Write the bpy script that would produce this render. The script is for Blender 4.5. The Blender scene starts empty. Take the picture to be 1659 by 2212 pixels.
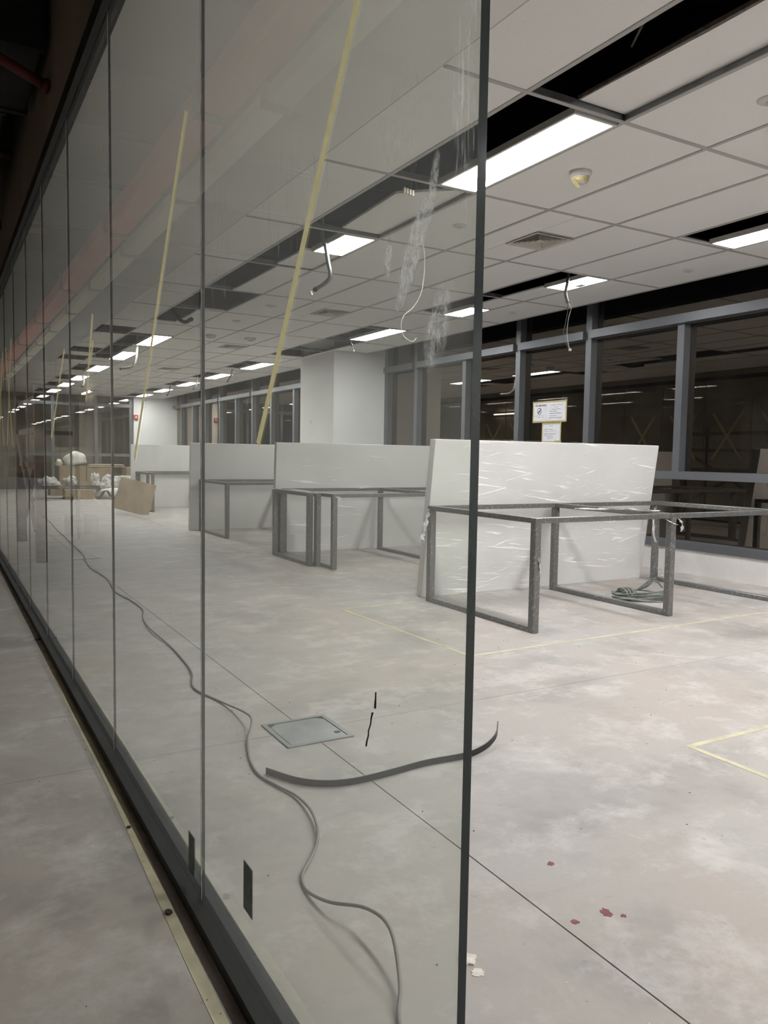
import bpy, bmesh, math, random
from mathutils import Matrix, Vector, noise
random.seed(7)
scene = bpy.context.scene
COL = scene.collection

# ---------------------------------------------------------------- camera, world, exposure
cam_d = bpy.data.cameras.new('camera'); cam = bpy.data.objects.new('camera', cam_d); COL.objects.link(cam)
cam_d.sensor_fit = 'VERTICAL'; cam_d.sensor_height = 36.0
cam_d.lens = 1682.0 / 2212.0 * 36.0
cam_d.clip_start = 0.02; cam_d.clip_end = 200
R = Matrix(((0.86804549, 0.02153203, -0.49601755), (-0.49622443, 0.06997047, -0.86537012), (0.01607341, 0.99731665, 0.07142227)))
cam.matrix_world = Matrix.Translation((0, 0, 1.083)) @ R.to_4x4()
scene.camera = cam
wd = bpy.data.worlds.new('night'); scene.world = wd; wd.use_nodes = True
wd.node_tree.nodes['Background'].inputs[0].default_value = (0.010, 0.011, 0.013, 1)
wd.node_tree.nodes['Background'].inputs[1].default_value = 0.25
TUBE = 4.0                      # strength of the corridor tubes
LAMP = 13.0                      # strength of the LED ceiling panels
scene.view_settings.view_transform = 'Standard'; scene.view_settings.look = 'None'
scene.view_settings.exposure = 1.9; scene.view_settings.gamma = 1.0
scene.view_settings.use_curve_mapping = False
scene.cycles.use_denoising = True
scene.cycles.use_adaptive_sampling = True; scene.cycles.adaptive_threshold = 0.06
scene.cycles.max_bounces = 6; scene.cycles.diffuse_bounces = 4; scene.cycles.glossy_bounces = 3
scene.cycles.transparent_max_bounces = 24; scene.cycles.use_light_tree = False
scene.cycles.caustics_reflective = False; scene.cycles.caustics_refractive = False
scene.cycles.sample_clamp_indirect = 4.0

# ---------------------------------------------------------------- material helpers
MATS = {}
class NT:
    def __init__(s, name):
        s.m = bpy.data.materials.new(name); s.m.use_nodes = True
        s.t = s.m.node_tree; s.t.nodes.clear()
        s.out = s.n('ShaderNodeOutputMaterial')
    def n(s, typ, **kw):
        nd = s.t.nodes.new(typ)
        for k, v in kw.items(): setattr(nd, k, v)
        return nd
    def put(s, sock, v):
        if isinstance(v, bpy.types.NodeSocket): s.t.links.new(v, sock)
        elif isinstance(v, (tuple, list)):
            sock.default_value = tuple(v) + ((1,) if len(v) == 3 and sock.type == 'RGBA' else ())
        else: sock.default_value = v
    def math(s, op, a, b=None, c=None, clamp=False):
        nd = s.n('ShaderNodeMath', operation=op); nd.use_clamp = clamp
        for i, v in enumerate((a, b, c)):
            if v is not None: s.put(nd.inputs[i], v)
        return nd.outputs[0]
    def vmath(s, op, a, b=None):
        nd = s.n('ShaderNodeVectorMath', operation=op)
        s.put(nd.inputs[0], a)
        if b is not None: s.put(nd.inputs[1], b)
        return nd.outputs['Value'] if op in ('LENGTH', 'DOT_PRODUCT') else nd.outputs[0]
    def pos(s, scale=(1, 1, 1), rot=(0, 0, 0), obj=False, typ='POINT'):
        src = s.n('ShaderNodeTexCoord').outputs['Object'] if obj else s.n('ShaderNodeNewGeometry').outputs['Position']
        mp = s.n('ShaderNodeMapping'); mp.vector_type = typ; s.put(mp.inputs[0], src)
        mp.inputs['Rotation'].default_value = rot; mp.inputs['Scale'].default_value = scale
        return mp.outputs[0]
    def noise(s, vec, scale, detail=4, rough=0.55, dist=0.0):
        nd = s.n('ShaderNodeTexNoise'); s.put(nd.inputs['Vector'], vec)
        nd.inputs['Scale'].default_value = scale; nd.inputs['Detail'].default_value = detail
        nd.inputs['Roughness'].default_value = rough; nd.inputs['Distortion'].default_value = dist
        return nd.outputs[0]
    def ramp(s, v, a, b, lo=0.0, hi=1.0):
        nd = s.n('ShaderNodeMapRange'); s.put(nd.inputs[0], v)
        for i, q in enumerate((a, b, lo, hi)): nd.inputs[i + 1].default_value = q
        return nd.outputs[0]
    def mix(s, f, a, b):
        nd = s.n('ShaderNodeMix', data_type='RGBA')
        s.put(nd.inputs[0], f); s.put(nd.inputs[6], a); s.put(nd.inputs[7], b)
        return nd.outputs[2]
    def bump(s, h, strength, dist=0.01):
        nd = s.n('ShaderNodeBump'); s.put(nd.inputs['Height'], h)
        nd.inputs['Strength'].default_value = strength; nd.inputs['Distance'].default_value = dist
        return nd.outputs[0]
    def pbr(s, color, rough=0.6, metal=0.0, normal=None, spec=0.5, coat=0.0):
        p = s.n('ShaderNodeBsdfPrincipled')
        s.put(p.inputs['Base Color'], color); s.put(p.inputs['Roughness'], rough); s.put(p.inputs['Metallic'], metal)
        s.put(p.inputs['Specular IOR Level'], spec)
        if coat: s.put(p.inputs['Coat Weight'], coat); s.put(p.inputs['Coat Roughness'], 0.12)
        if normal is not None: s.put(p.inputs['Normal'], normal)
        return p.outputs[0]
    def done(s, sh):
        s.t.links.new(sh, s.out.inputs[0]); MATS[s.m.name] = s.m; return s.m
    def mixsh(s, f, a, b):
        nd = s.n('ShaderNodeMixShader'); s.put(nd.inputs[0], f)
        s.t.links.new(a, nd.inputs[1]); s.t.links.new(b, nd.inputs[2]); return nd.outputs[0]

def plain(name, c, rough=0.6, metal=0.0, var=0.06, scale=6, bump=0.0, spec=0.5):
    t = NT(name)
    n = t.noise(t.pos(), scale)
    lo = tuple(max(0, x * (1 - var * 2)) for x in c); hi = tuple(min(1, x * (1 + var * 2)) for x in c)
    col = t.mix(t.ramp(n, .3, .7), lo, hi)
    nm = t.bump(t.noise(t.pos(), scale * 12), bump) if bump else None
    return t.done(t.pbr(col, rough, metal, nm, spec))

def concrete(name, base, warm, dark, light):
    t = NT(name)
    p = t.pos()
    a = t.ramp(t.noise(p, .7, 4, .6, .3), .40, .62)
    b = t.ramp(t.noise(t.vmath('ADD', p, (7.3, 2.1, 0)), 1.5, 5, .68, .15), .48, .68)
    c = t.ramp(t.noise(t.vmath('ADD', p, (1.3, 9.1, 0)), 3.6, 5, .74, .12), .50, .70)
    e = t.ramp(t.noise(t.pos((1, 3.0, 1), (0, 0, .5)), 2.6, 5, .68, .3), .54, .72)
    d = t.noise(p, 70, 3, .7)
    col = t.mix(a, base, warm)
    col = t.mix(t.math('MULTIPLY', b, .68), col, dark)
    col = t.mix(t.math('MULTIPLY', c, .70), col, light)
    col = t.mix(t.math('MULTIPLY', e, .40), col, tuple((x + y) / 2 for x, y in zip(dark, warm)))
    sp = t.ramp(t.noise(p, 13, 3), .70, .74)
    col = t.mix(t.math('MULTIPLY', sp, .30), col, tuple(x * .6 for x in dark))
    col = t.mix(t.ramp(d, .3, .7, .0, .14), col, tuple(x * .7 for x in base))
    return t.done(t.pbr(col, t.ramp(b, 0, 1, .62, .48), 0, t.bump(t.noise(p, 28, 3, .7), .12, .004), .35))
concrete('concrete', (.44, .418, .395), (.45, .40, .36), (.25, .236, .225), (.64, .615, .595))

def tile_mat():
    t = NT('ceiling_tile')
    s = t.ramp(t.noise(t.pos(), 260, 2), .32, .45)
    col = t.mix(s, (.77, .755, .735), (.87, .86, .845))
    return t.done(t.pbr(col, .9, 0, None, .2))
tile_mat()
plain('gypsum', (.78, .77, .75), .85, var=.02, scale=1.2)
plain('tee_bar', (.46, .445, .43), .5, var=.02)
plain('galvanised', (.22, .23, .24), .4, .7, var=.1, scale=14)
plain('void_flare_black', (.016, .018, .026), .9, var=.2)  # blue cast of lens flare put into the plenum black
plain('duct_black', (.010, .010, .011), .7, var=.3)
plain('bulkhead', (.24, .21, .17), .85, var=.09, scale=1.3)
plain('corridor_wall', (.36, .31, .25), .85, var=.15, scale=1.0)
plain('white_paint', (.84, .835, .82), .7, var=.02, scale=1.5)
plain('upstand_paint', (.70, .68, .66), .8, var=.05, scale=3)
plain('frame_grey', (.155, .165, .18), .42, .35, var=.04, scale=2)
plain('rail_black', (.010, .010, .011), .6, .0, var=.15)
plain('torn_edge', (.16, .13, .11), .9, var=.2, scale=30)
plain('card', (.34, .255, .165), .85, var=.08, scale=4)
plain('card_pale', (.42, .33, .24), .85, var=.08, scale=4)
plain('white_bag', (.72, .70, .65), .6, var=.1, scale=5)
plain('dark_tray', (.03, .03, .032), .35, var=.2, scale=9)
plain('black_rubber', (.022, .022, .023), .45, var=.15)
plain('cable_grey', (.20, .215, .195), .5, var=.15, scale=20)
plain('cable_floor', (.24, .23, .22), .55, var=.1, scale=6)
plain('wire_green', (.10, .14, .085), .5)
plain('wire_white', (.55, .54, .50), .5)
plain('plastic_white', (.66, .65, .62), .45, var=.02)
plain('plastic_ivory', (.72, .66, .52), .45, var=.05)
def tape_mat():
    t = NT('masking_tape'); nz = t.ramp(t.noise(t.pos(), 45), .3, .7)
    col = t.mix(nz, (.70, .63, .36), (.80, .73, .45))
    df = t.n('ShaderNodeBsdfDiffuse'); tl = t.n('ShaderNodeBsdfTranslucent')
    t.put(df.inputs[0], col); t.put(tl.inputs[0], col)
    return t.done(t.mixsh(.5, df.outputs[0], tl.outputs[0]))
tape_mat()
plain('floor_tape', (.56, .52, .37), .8, var=.10, scale=9)
plain('red_paint', (.46, .085, .055), .5, var=.06, scale=3)
plain('red_dark', (.12, .018, .014), .5)
plain('paint_spot', (.20, .045, .05), .6, var=.2, scale=60)
plain('plaster_chip', (.74, .70, .62), .9, var=.1, scale=50)
plain('trunking', (.58, .52, .43), .6, var=.05, scale=3)
plain('scaffold_brown', (.10, .05, .032), .6, .2, var=.2, scale=9)
plain('sticker_grey', (.10, .125, .12), .5, var=.25, scale=40)
plain('hatch_steel', (.30, .32, .32), .35, .6, var=.10, scale=8)
plain('hatch_frame', (.26, .275, .27), .4, .6, var=.1, scale=8)
plain('paper', (.78, .79, .82), .8, var=.03, scale=12)
plain('ink', (.03, .03, .035), .7)
plain('ink_grey', (.25, .25, .27), .7)
plain('alarm_red', (.55, .05, .03), .4)
plain('vent_cream', (.60, .57, .52), .6, var=.02)
plain('seal_black', (.008, .008, .008), .4)

def lamp_mat():
    t = NT('led_diffuser'); e = t.n('ShaderNodeEmission')
    e.inputs[0].default_value = (.985, .985, .98, 1); e.inputs[1].default_value = LAMP
    return t.done(e.outputs[0])
lamp_mat()

def foil():
    t = NT('foil')
    nz = t.noise(t.pos(), 9, 6, .7, 1.0)
    col = t.mix(t.ramp(nz, .35, .65), (.45, .45, .45), (.85, .85, .84))
    return t.done(t.pbr(col, .22, .9, t.bump(nz, .9, .06)))
foil()

def wrapped(name, dark, light, scl):
    """tube steel under cling film: slanting milky streaks"""
    t = NT(name)
    s = t.noise(t.pos((.012, .012, .14), (.7, .75, 0), typ='TEXTURE'), 1.0, 2, .5, .1)
    s2 = t.noise(t.pos((1, 1, 1)), 5, 3)
    f = t.math('MULTIPLY', t.ramp(s, .54, .72), t.ramp(s2, .32, .66, .15, .85))
    col = t.mix(f, dark, light)
    return t.done(t.pbr(col, .28, .2, t.bump(s, .25, .004), .6))
wrapped('wrapped_steel', (.165, .163, .158), (.44, .44, .43), 9)

def film():
    """thin cling film: mostly clear with faint gloss, wrinkle glints painted as white streaks"""
    t = NT('cling_film')
    g = t.n('ShaderNodeNewGeometry')
    fine = t.noise(t.pos((.34, .3, .010), (0, .12, 0), typ='TEXTURE'), 1.0, 3, .55, .06)
    fine2 = t.noise(t.pos((.24, .3, .010), (0, -.25, 0), typ='TEXTURE'), 1.0, 3, .55, .06)
    big = t.ramp(t.noise(t.pos((1, 1, 1.6)), 2.6, 3), .42, .62, .12, 1.0)
    st = t.math('MULTIPLY', t.math('MAXIMUM', t.ramp(fine, .60, .67), t.ramp(fine2, .64, .70)), big)
    wob = t.n('ShaderNodeTexNoise'); t.put(wob.inputs['Vector'], t.pos((1, 1, 1))); wob.inputs['Scale'].default_value = 14
    nm = t.vmath('NORMALIZE', t.vmath('ADD', t.vmath('ADD', g.outputs['Normal'], (.1, 0, 1.1)), t.vmath('SUBTRACT', wob.outputs['Color'], (.5, .5, .5))))
    tr = t.n('ShaderNodeBsdfTransparent'); tr.inputs[0].default_value = (.985, .985, .985, 1)
    gl = t.n('ShaderNodeBsdfDiffuse')
    t.put(gl.inputs[0], t.mix(t.math('MULTIPLY', st, .38), (0, 0, 0), (1, 1, 1)))  # glints painted in as white diffuse streaks along the wrinkles
    t.put(gl.inputs['Normal'], nm)
    gs = t.n('ShaderNodeBsdfGlossy'); gs.inputs['Roughness'].default_value = .25
    a = t.mixsh(.02, tr.outputs[0], gs.outputs[0])
    ad = t.n('ShaderNodeAddShader'); t.t.links.new(a, ad.inputs[0]); t.t.links.new(gl.outputs[0], ad.inputs[1])
    return t.done(ad.outputs[0])
film()
plain('loose_film', (.62, .62, .61), .18, 0, var=.2, scale=30, bump=.5, spec=.8)
plain('board_white', (.80, .79, .775), .45, var=.02, scale=1.5)
plain('board_edge', (.34, .33, .31), .5, var=.1, scale=6)

def schlick(t, f0):
    g = t.n('ShaderNodeNewGeometry')
    c = t.math('ABSOLUTE', t.vmath('DOT_PRODUCT', g.outputs['Normal'], g.outputs['Incoming']))
    k = t.math('POWER', t.math('SUBTRACT', 1.0, c, clamp=True), 5.0)
    return t.math('MULTIPLY_ADD', k, 1 - f0, f0, clamp=True)

def partition_glass(name, patches):
    t = NT(name)
    P = t.n('ShaderNodeNewGeometry').outputs['Position']
    # dried smears of plaster and wiping marks, each with its own place on the pane
    dust = .115
    if patches:
        blot = t.ramp(t.noise(t.vmath('MULTIPLY', P, (0, 70, 40)), 1.5, 5, .75, .2), .30, .68)
        streak = t.ramp(t.noise(t.vmath('MULTIPLY', P, (0, 110, 9)), 1.0, 4, .65, .2), .46, .70)
        total = None
        for (y, z, hy, hz, tilt, st, kind) in patches:   # y, z, half y, half z, tilt, strength, blotch or streak
            c, sn = math.cos(tilt), math.sin(tilt)
            v = t.vmath('MULTIPLY', t.vmath('SUBTRACT', P, (0, y, z)), (0, 1, 1))
            u1 = t.vmath('DOT_PRODUCT', v, (0, c / hy, sn / hy)); u2 = t.vmath('DOT_PRODUCT', v, (0, -sn / hz, c / hz))
            r = t.math('ADD', t.math('MULTIPLY', u1, u1), t.math('MULTIPLY', u2, u2))
            m = t.math('MULTIPLY', t.math('MULTIPLY', t.ramp(r, 1.0, .35), blot if kind == 'b' else streak), st, clamp=True)
            total = m if total is None else t.math('MAXIMUM', total, m)
        dust = t.math('MAXIMUM', total, .115)
    tr = t.n('ShaderNodeBsdfTransparent'); tr.inputs[0].default_value = (.915, .94, .90, 1)
    df = t.n('ShaderNodeBsdfDiffuse'); df.inputs[0].default_value = (.62, .64, .60, 1)
    tl = t.n('ShaderNodeBsdfTranslucent'); tl.inputs[0].default_value = (.78, .80, .78, 1)
    d = t.mixsh(.6, df.outputs[0], tl.outputs[0])
    gl = t.n('ShaderNodeBsdfGlossy'); gl.inputs['Roughness'].default_value = .0; gl.inputs[0].default_value = (.95, .97, .95, 1)
    a = t.mixsh(dust, tr.outputs[0], d)
    return t.done(t.mixsh(schlick(t, .075), a, gl.outputs[0]))
partition_glass('partition_glass', [])
partition_glass('smeared_glass_near', [(.845, 1.335, .024, .090, .50, .75, 'b'), (.785, 1.235, .030, .065, .35, .60, 'b'),
    (.735, 1.49, .034, .17, 0, .70, 's'), (.88, 1.51, .085, .075, -.4, .26, 'b'), (.80, 1.405, .012, .05, .2, .7, 'b'),
    (1.22, 1.50, .22, .16, 0, .30, 's'), (1.62, 1.50, .10, .22, 0, .34, 's'), (.905, 1.34, .012, .035, .1, .6, 'b')])
partition_glass('smeared_glass_far', [(1.95, 1.62, .14, .40, 0, .22, 's'), (2.55, 1.60, .10, .30, 0, .22, 's')])
def clear_back():
    t = NT('glass_back'); tr = t.n('ShaderNodeBsdfTransparent'); tr.inputs[0].default_value = (.985, .99, .985, 1)
    return t.done(tr.outputs[0])
clear_back()
plain('glass_edge', (.010, .022, .022), .12, var=.05, scale=20, spec=.6)

def window_glass():
    t = NT('window_glass')
    tr = t.n('ShaderNodeBsdfTransparent'); tr.inputs[0].default_value = (.30, .30, .28, 1)
    gl = t.n('ShaderNodeBsdfGlossy'); gl.inputs['Roughness'].default_value = .0; gl.inputs[0].default_value = (1, .87, .74, 1)
    df = t.n('ShaderNodeBsdfDiffuse'); df.inputs[0].default_value = (.2, .19, .17, 1)
    nz = t.ramp(t.noise(t.pos((1, 1, .5)), 4, 6, .65), .45, .85, .01, .06)
    a = t.mixsh(nz, tr.outputs[0], df.outputs[0])
    return t.done(t.mixsh(schlick(t, .16), a, gl.outputs[0]))
window_glass()

# ---------------------------------------------------------------- object helpers
def tag(o, label=None, cat=None, group=None, kind=None):
    if label: o['label'] = label
    if cat: o['category'] = cat
    if group: o['group'] = group
    if kind: o['kind'] = kind
    return o
def link(name, me, parent=None, mats=None):
    o = bpy.data.objects.new(name, me); COL.objects.link(o)
    if parent is not None: o.parent = parent
    for m in (mats or []):
        me.materials.append(MATS[m])
    return o
def empty(name, loc=(0, 0, 0), rz=0.0):
    o = bpy.data.objects.new(name, None); COL.objects.link(o)
    o.location = loc; o.rotation_euler = (0, 0, rz); o.empty_display_size = .1
    return o
class MB:
    def __init__(s): s.bm = bmesh.new()
    def box(s, x0, x1, y0, y1, z0, z1, mi=0, rot=None):
        vs = [s.bm.verts.new((x, y, z)) for x in (x0, x1) for y in (y0, y1) for z in (z0, z1)]
        for q in ((0, 1, 3, 2), (4, 6, 7, 5), (0, 4, 5, 1), (2, 3, 7, 6), (0, 2, 6, 4), (1, 5, 7, 3)):
            f = s.bm.faces.new([vs[i] for i in q]); f.material_index = mi
        if rot is not None: bmesh.ops.transform(s.bm, matrix=rot, verts=vs)
        return s
    def prism(s, pts, z0, z1, mi=0):
        a = [s.bm.verts.new((x, y, z0)) for x, y in pts]; b = [s.bm.verts.new((x, y, z1)) for x, y in pts]
        n = len(pts)
        s.bm.faces.new(a[::-1]).material_index = mi; s.bm.faces.new(b).material_index = mi
        for i in range(n):
            s.bm.faces.new((a[i], a[(i + 1) % n], b[(i + 1) % n], b[i])).material_index = mi
        return s
    def lathe(s, prof, seg=24, mi=0, mat=None):
        rings = []
        for r, z in prof:
            rings.append([s.bm.verts.new((r * math.cos(2 * math.pi * i / seg), r * math.sin(2 * math.pi * i / seg), z)) for i in range(seg)])
        for a, b in zip(rings, rings[1:]):
            for i in range(seg):
                s.bm.faces.new((a[i], a[(i + 1) % seg], b[(i + 1) % seg], b[i])).material_index = mi
        s.bm.faces.new(rings[0][::-1]).material_index = mi; s.bm.faces.new(rings[-1]).material_index = mi
        if mat is not None: bmesh.ops.transform(s.bm, matrix=mat, verts=[v for r in rings for v in r])
        return s
    def tube(s, pts, r, seg=8, mi=0, smooth=3, ripple=0.0):
        pts = [Vector(p) for p in pts]
        if smooth and len(pts) > 2: pts = catmull(pts, smooth)
        up = Vector((0.13, .21, 1)).normalized(); rings = []
        for i, p in enumerate(pts):
            d = (pts[min(i + 1, len(pts) - 1)] - pts[max(i - 1, 0)]).normalized()
            u = d.cross(up)
            if u.length < 1e-3: u = d.cross(Vector((1, 0, 0)))
            u.normalize(); v = d.cross(u)
            rr = r * (1 + (ripple if i % 2 else -ripple))
            rings.append([s.bm.verts.new(p + (u * math.cos(2 * math.pi * k / seg) + v * math.sin(2 * math.pi * k / seg)) * rr) for k in range(seg)])
        for a, b in zip(rings, rings[1:]):
            for k in range(seg): s.bm.faces.new((a[k], a[(k + 1) % seg], b[(k + 1) % seg], b[k])).material_index = mi
        s.bm.faces.new(rings[0][::-1]).material_index = mi; s.bm.faces.new(rings[-1]).material_index = mi
        return s
    def bevel(s, w, seg=2):
        bmesh.ops.bevel(s.bm, geom=[e for e in s.bm.edges], offset=w, segments=seg, affect='EDGES', profile=.5)
        return s
    def build(s, name, mats, parent=None, shade=False):
        bmesh.ops.recalc_face_normals(s.bm, faces=s.bm.faces[:])
        me = bpy.data.meshes.new(name); s.bm.to_mesh(me); s.bm.free()
        if isinstance(mats, str): mats = [mats]
        if shade:
            for p in me.polygons: p.use_smooth = True
        return link(name, me, parent, mats)
def catmull(p, n):
    out = []
    q = [2 * p[0] - p[1]] + p + [2 * p[-1] - p[-2]]
    for i in range(1, len(q) - 2):
        for k in range(n):
            t = k / n
            out.append(.5 * ((2 * q[i]) + (-q[i - 1] + q[i + 1]) * t + (2 * q[i - 1] - 5 * q[i] + 4 * q[i + 1] - q[i + 2]) * t * t
                             + (-q[i - 1] + 3 * q[i] - 3 * q[i + 1] + q[i + 2]) * t ** 3))
    out.append(p[-1]); return out
def bx(name, mats, parent, *b):
    return MB().box(*b).build(name, mats, parent)
ORD = ['first', 'second', 'third', 'fourth', 'fifth', 'sixth', 'seventh', 'eighth', 'ninth', 'tenth', 'eleventh', 'twelfth', 'thirteenth']

# ---------------------------------------------------------------- setting
Y0, Y1 = -5.0, 24.0          # room ends
GX = 0.519                   # glass plane
WX = 6.256                   # inner face of window frames
XL = -1.9                    # far wall of the corridor
ZC = 2.70                    # tile ceiling
ZV = 3.60                    # slab above

floor = bx('floor', 'seal_black', None, XL, 6.6, Y0, Y1 + .2, -.06, -.016); tag(floor, kind='structure')
ybr = [Y0, 2.755, 6.75, 10.75, 14.75, 18.75, Y1 + .2]
cbr = [Y0, 2.742, 3.345, 7.3, 11.3, 15.3, 19.3, Y1 + .2]
J = .0022
for (x0, x1, br) in ((XL, .50, cbr), (.50, 1.236, ybr), (1.236, 5.2, ybr), (5.2, 6.6, ybr)):
    for a, b in zip(br, br[1:]):
        bx('floor_slab', 'concrete', floor, x0 + (J if x0 > 1 else 0), x1 - (J if x1 > 1 else 0), a + J * .6, b - J * .6, -.016, 0.0)

slab = bx('ceiling', 'gypsum', None, .57, 1.85, Y0, Y1, ZC, ZC + .015); tag(slab, kind='structure')
ceil = slab
bx('concrete_soffit', 'void_flare_black', ceil, XL, 6.6, Y0, Y1 + .2, ZV, ZV + .1)
bx('joint_strip', 'tee_bar', ceil, 1.847, 1.851, Y0, Y1, ZC - .0006, ZC + .002)

COLS = [(1.85, 2.3), (2.3, 2.9), (2.9, 3.5), (3.5, 4.1), (4.1, 4.7), (4.7, 5.3), (5.3, 5.93)]
rows = [round(-4.4 + 1.2 * k, 3) for k in range(24)]
rows = [Y0] + rows + [Y1]
TZ = ZC + .0045
tile_mesh = {}
def tile(x0, x1, y0, y1, z=TZ, tilt=0.0, name='ceiling_tile'):
    w, l = round(x1 - x0, 3), round(y1 - y0, 3)
    if (w, l) not in tile_mesh:
        m = MB().box(-w / 2 + .002, w / 2 - .002, -l / 2 + .002, l / 2 - .002, 0, .014)
        o = m.build(name, ['ceiling_tile'], ceil); tile_mesh[(w, l)] = o.data
    else:
        o = link(name, tile_mesh[(w, l)], ceil)
    o.location = ((x0 + x1) / 2, (y0 + y1) / 2, z); o.rotation_euler = (0, tilt, 0)
    return o
missing = {(0, 10.0), (0, 12.4), (0, 13.6)}
VENTS = [4.59, 8.15, 11.55, 15.3]
for ci, (x0, x1) in enumerate(COLS):
    if ci in (1, 5): continue
    for a, b in zip(rows, rows[1:]):
        if b - a < .05: continue
        if ci == 6 and a > 10 and b < 13: pass
        if ci == 0 and any(abs(a - q) < .1 for c, q in missing):
            tile(x0, x1, a, a + .55); continue
        vy = [v for v in VENTS if a < v < b]
        if ci == 3 and vy:
            v = vy[0]
            tile(3.5, 3.765, a, b); tile(3.765, 4.1, a, v - .19); tile(3.765, 4.1, v + .19, b)
        else: tile(x0, x1, a, b)
# strips with the open light slots: cut pieces of tile
def pieces(lst, z=TZ):
    for q in lst: tile(*q)
pieces([(2.3, 2.9, -.8, .4), (2.3, 2.9, -3.2, -2.0), (2.58, 2.9, 6.4, 7.6), (2.6, 2.9, 8.75, 9.85), (2.3, 2.9, 9.85, 11.0), (2.6, 2.9, 12.2, 13.1),
        (2.3, 2.9, 14.35, 15.5), (2.3, 2.9, 16.75, 17.8), (2.3, 2.9, 19.05, 19.9), (2.3, 2.9, 21.15, 22.15), (2.3, 2.9, 23.4, 24.0), (2.6, 2.9, 7.6, 7.63)])
pieces([(4.7, 5.3, 1.6, 2.8), (4.7, 5.3, -.8, .4), (4.7, 5.3, -3.2, -2.0), (4.7, 5.3, 3.97, 5.2), (5.0, 5.3, 5.78, 6.4), (5.0, 5.3, 6.4, 6.93), (4.7, 5.3, 7.5, 8.65),
        (4.7, 5.3, 12.1, 13.15), (4.7, 5.3, 14.4, 15.45), (4.7, 5.3, 16.7, 17.75), (4.7, 5.3, 19.0, 20.05), (4.7, 5.3, 21.3, 22.2), (4.7, 5.3, 23.4, 24.0)])
# loose cut tiles lying askew above the runners
def cut_tile(pts, z, rot):
    o = MB().prism(pts, 0, .016).build('cut_tile', ['ceiling_tile'], ceil)
    o.location = (0, 0, z); o.rotation_euler = rot
    cx = pts[0]
    return o
cut_tile([(2.60, 1.5), (2.615, 2.1), (2.60, 2.79), (2.93, 2.79), (2.93, 1.5)], ZC + .035, (0, 0, 0))
cut_tile([(2.58, 5.18), (2.56, 4.75), (2.535, 4.34), (2.66, 4.22), (2.80, 4.10), (2.885, 4.02), (2.92, 5.18)], ZC + .03, (0, 0, 0))
cut_tile([(2.57, 5.82), (2.56, 6.38), (2.91, 6.38), (2.91, 5.82)], ZC + .012, (0, 0, 0))
bx('torn_edge', 'torn_edge', ceil, 2.592, 2.602, 1.5, 2.79, ZC + .034, ZC + .052)
# suspension tees
def tee(name, x0, x1, y0, y1, mats='tee_bar'):
    m = MB().box(x0, x1, y0, y1, ZC, ZC + .004)
    if y1 - y0 > x1 - x0: c = (x0 + x1) / 2; m.box(c - .003, c + .003, y0, y1, ZC + .004, ZC + .04, 1)
    else: c = (y0 + y1) / 2; m.box(x0, x1, c - .003, c + .003, ZC + .004, ZC + .04, 1)
    return m.build(name, [mats, 'galvanised'], ceil)
for x in (2.3, 2.9, 3.5, 4.1, 4.7, 5.3):
    tee('main_tee', x - .012, x + .012, Y0, Y1)
bx('edge_angle', 'tee_bar', ceil, 5.925, 5.945, Y0, Y1, ZC - .002, ZC + .03)
base = {}
for ci, (x0, x1) in enumerate(COLS):
    for y in rows[1:-1]:
        w = round(x1 - x0, 3)
        if w not in base:
            o = tee('cross_tee', x0 + .012, x1 - .012, y - .012, y + .012); base[w] = (o.data, x0, y)
        else:
            me, bx0, by = base[w]; o = link('cross_tee', me, ceil); o.location = (x0 - bx0, y - by, 0)
for v in VENTS:
    tee('vent_tee', 3.757, 3.773, v - .19, v + .19); tee('vent_tee', 3.773, 4.09, v - .2, v - .184); tee('vent_tee', 3.773, 4.09, v + .184, v + .2)

# window pocket above the ceiling edge
bx('pocket_board', 'void_flare_black', ceil, 5.935, 5.95, Y0, Y1, ZC + .03, ZV)

# walls
wr = bx('wall_right', 'upstand_paint', None, WX, WX + .2, Y0, Y1, 0, .232); tag(wr, kind='structure')
wl = bx('wall_left', 'corridor_wall', None, XL - .1, XL, Y0, Y1, 0, ZV); tag(wl, kind='structure')
wb = bx('wall_back', 'white_paint', None, XL, 6.6, Y0 - .1, Y0, 0, ZV); tag(wb, kind='structure')
wf = bx('wall_front', 'white_paint', None, 5.07, 6.6, 23.86, 24.1, 0, ZV); tag(wf, kind='structure')
wc = bx('wall_corridor_end', 'corridor_wall', None, XL, .52, Y1, Y1 + .1, 0, ZV); tag(wc, kind='structure')
bh = bx('wall_bulkhead', 'bulkhead', None, .495, .57, Y0, Y1, 2.60, 3.5); tag(bh, kind='structure')
colm = MB().box(5.35, 6.256, 10.96, 12.24, 0, ZC + .3).build('wall_column', ['white_paint']); tag(colm, kind='structure')
bx('tape_scrap', 'masking_tape', colm, 5.3485, 5.35, 11.78, 11.82, 1.60, 1.65)

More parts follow.
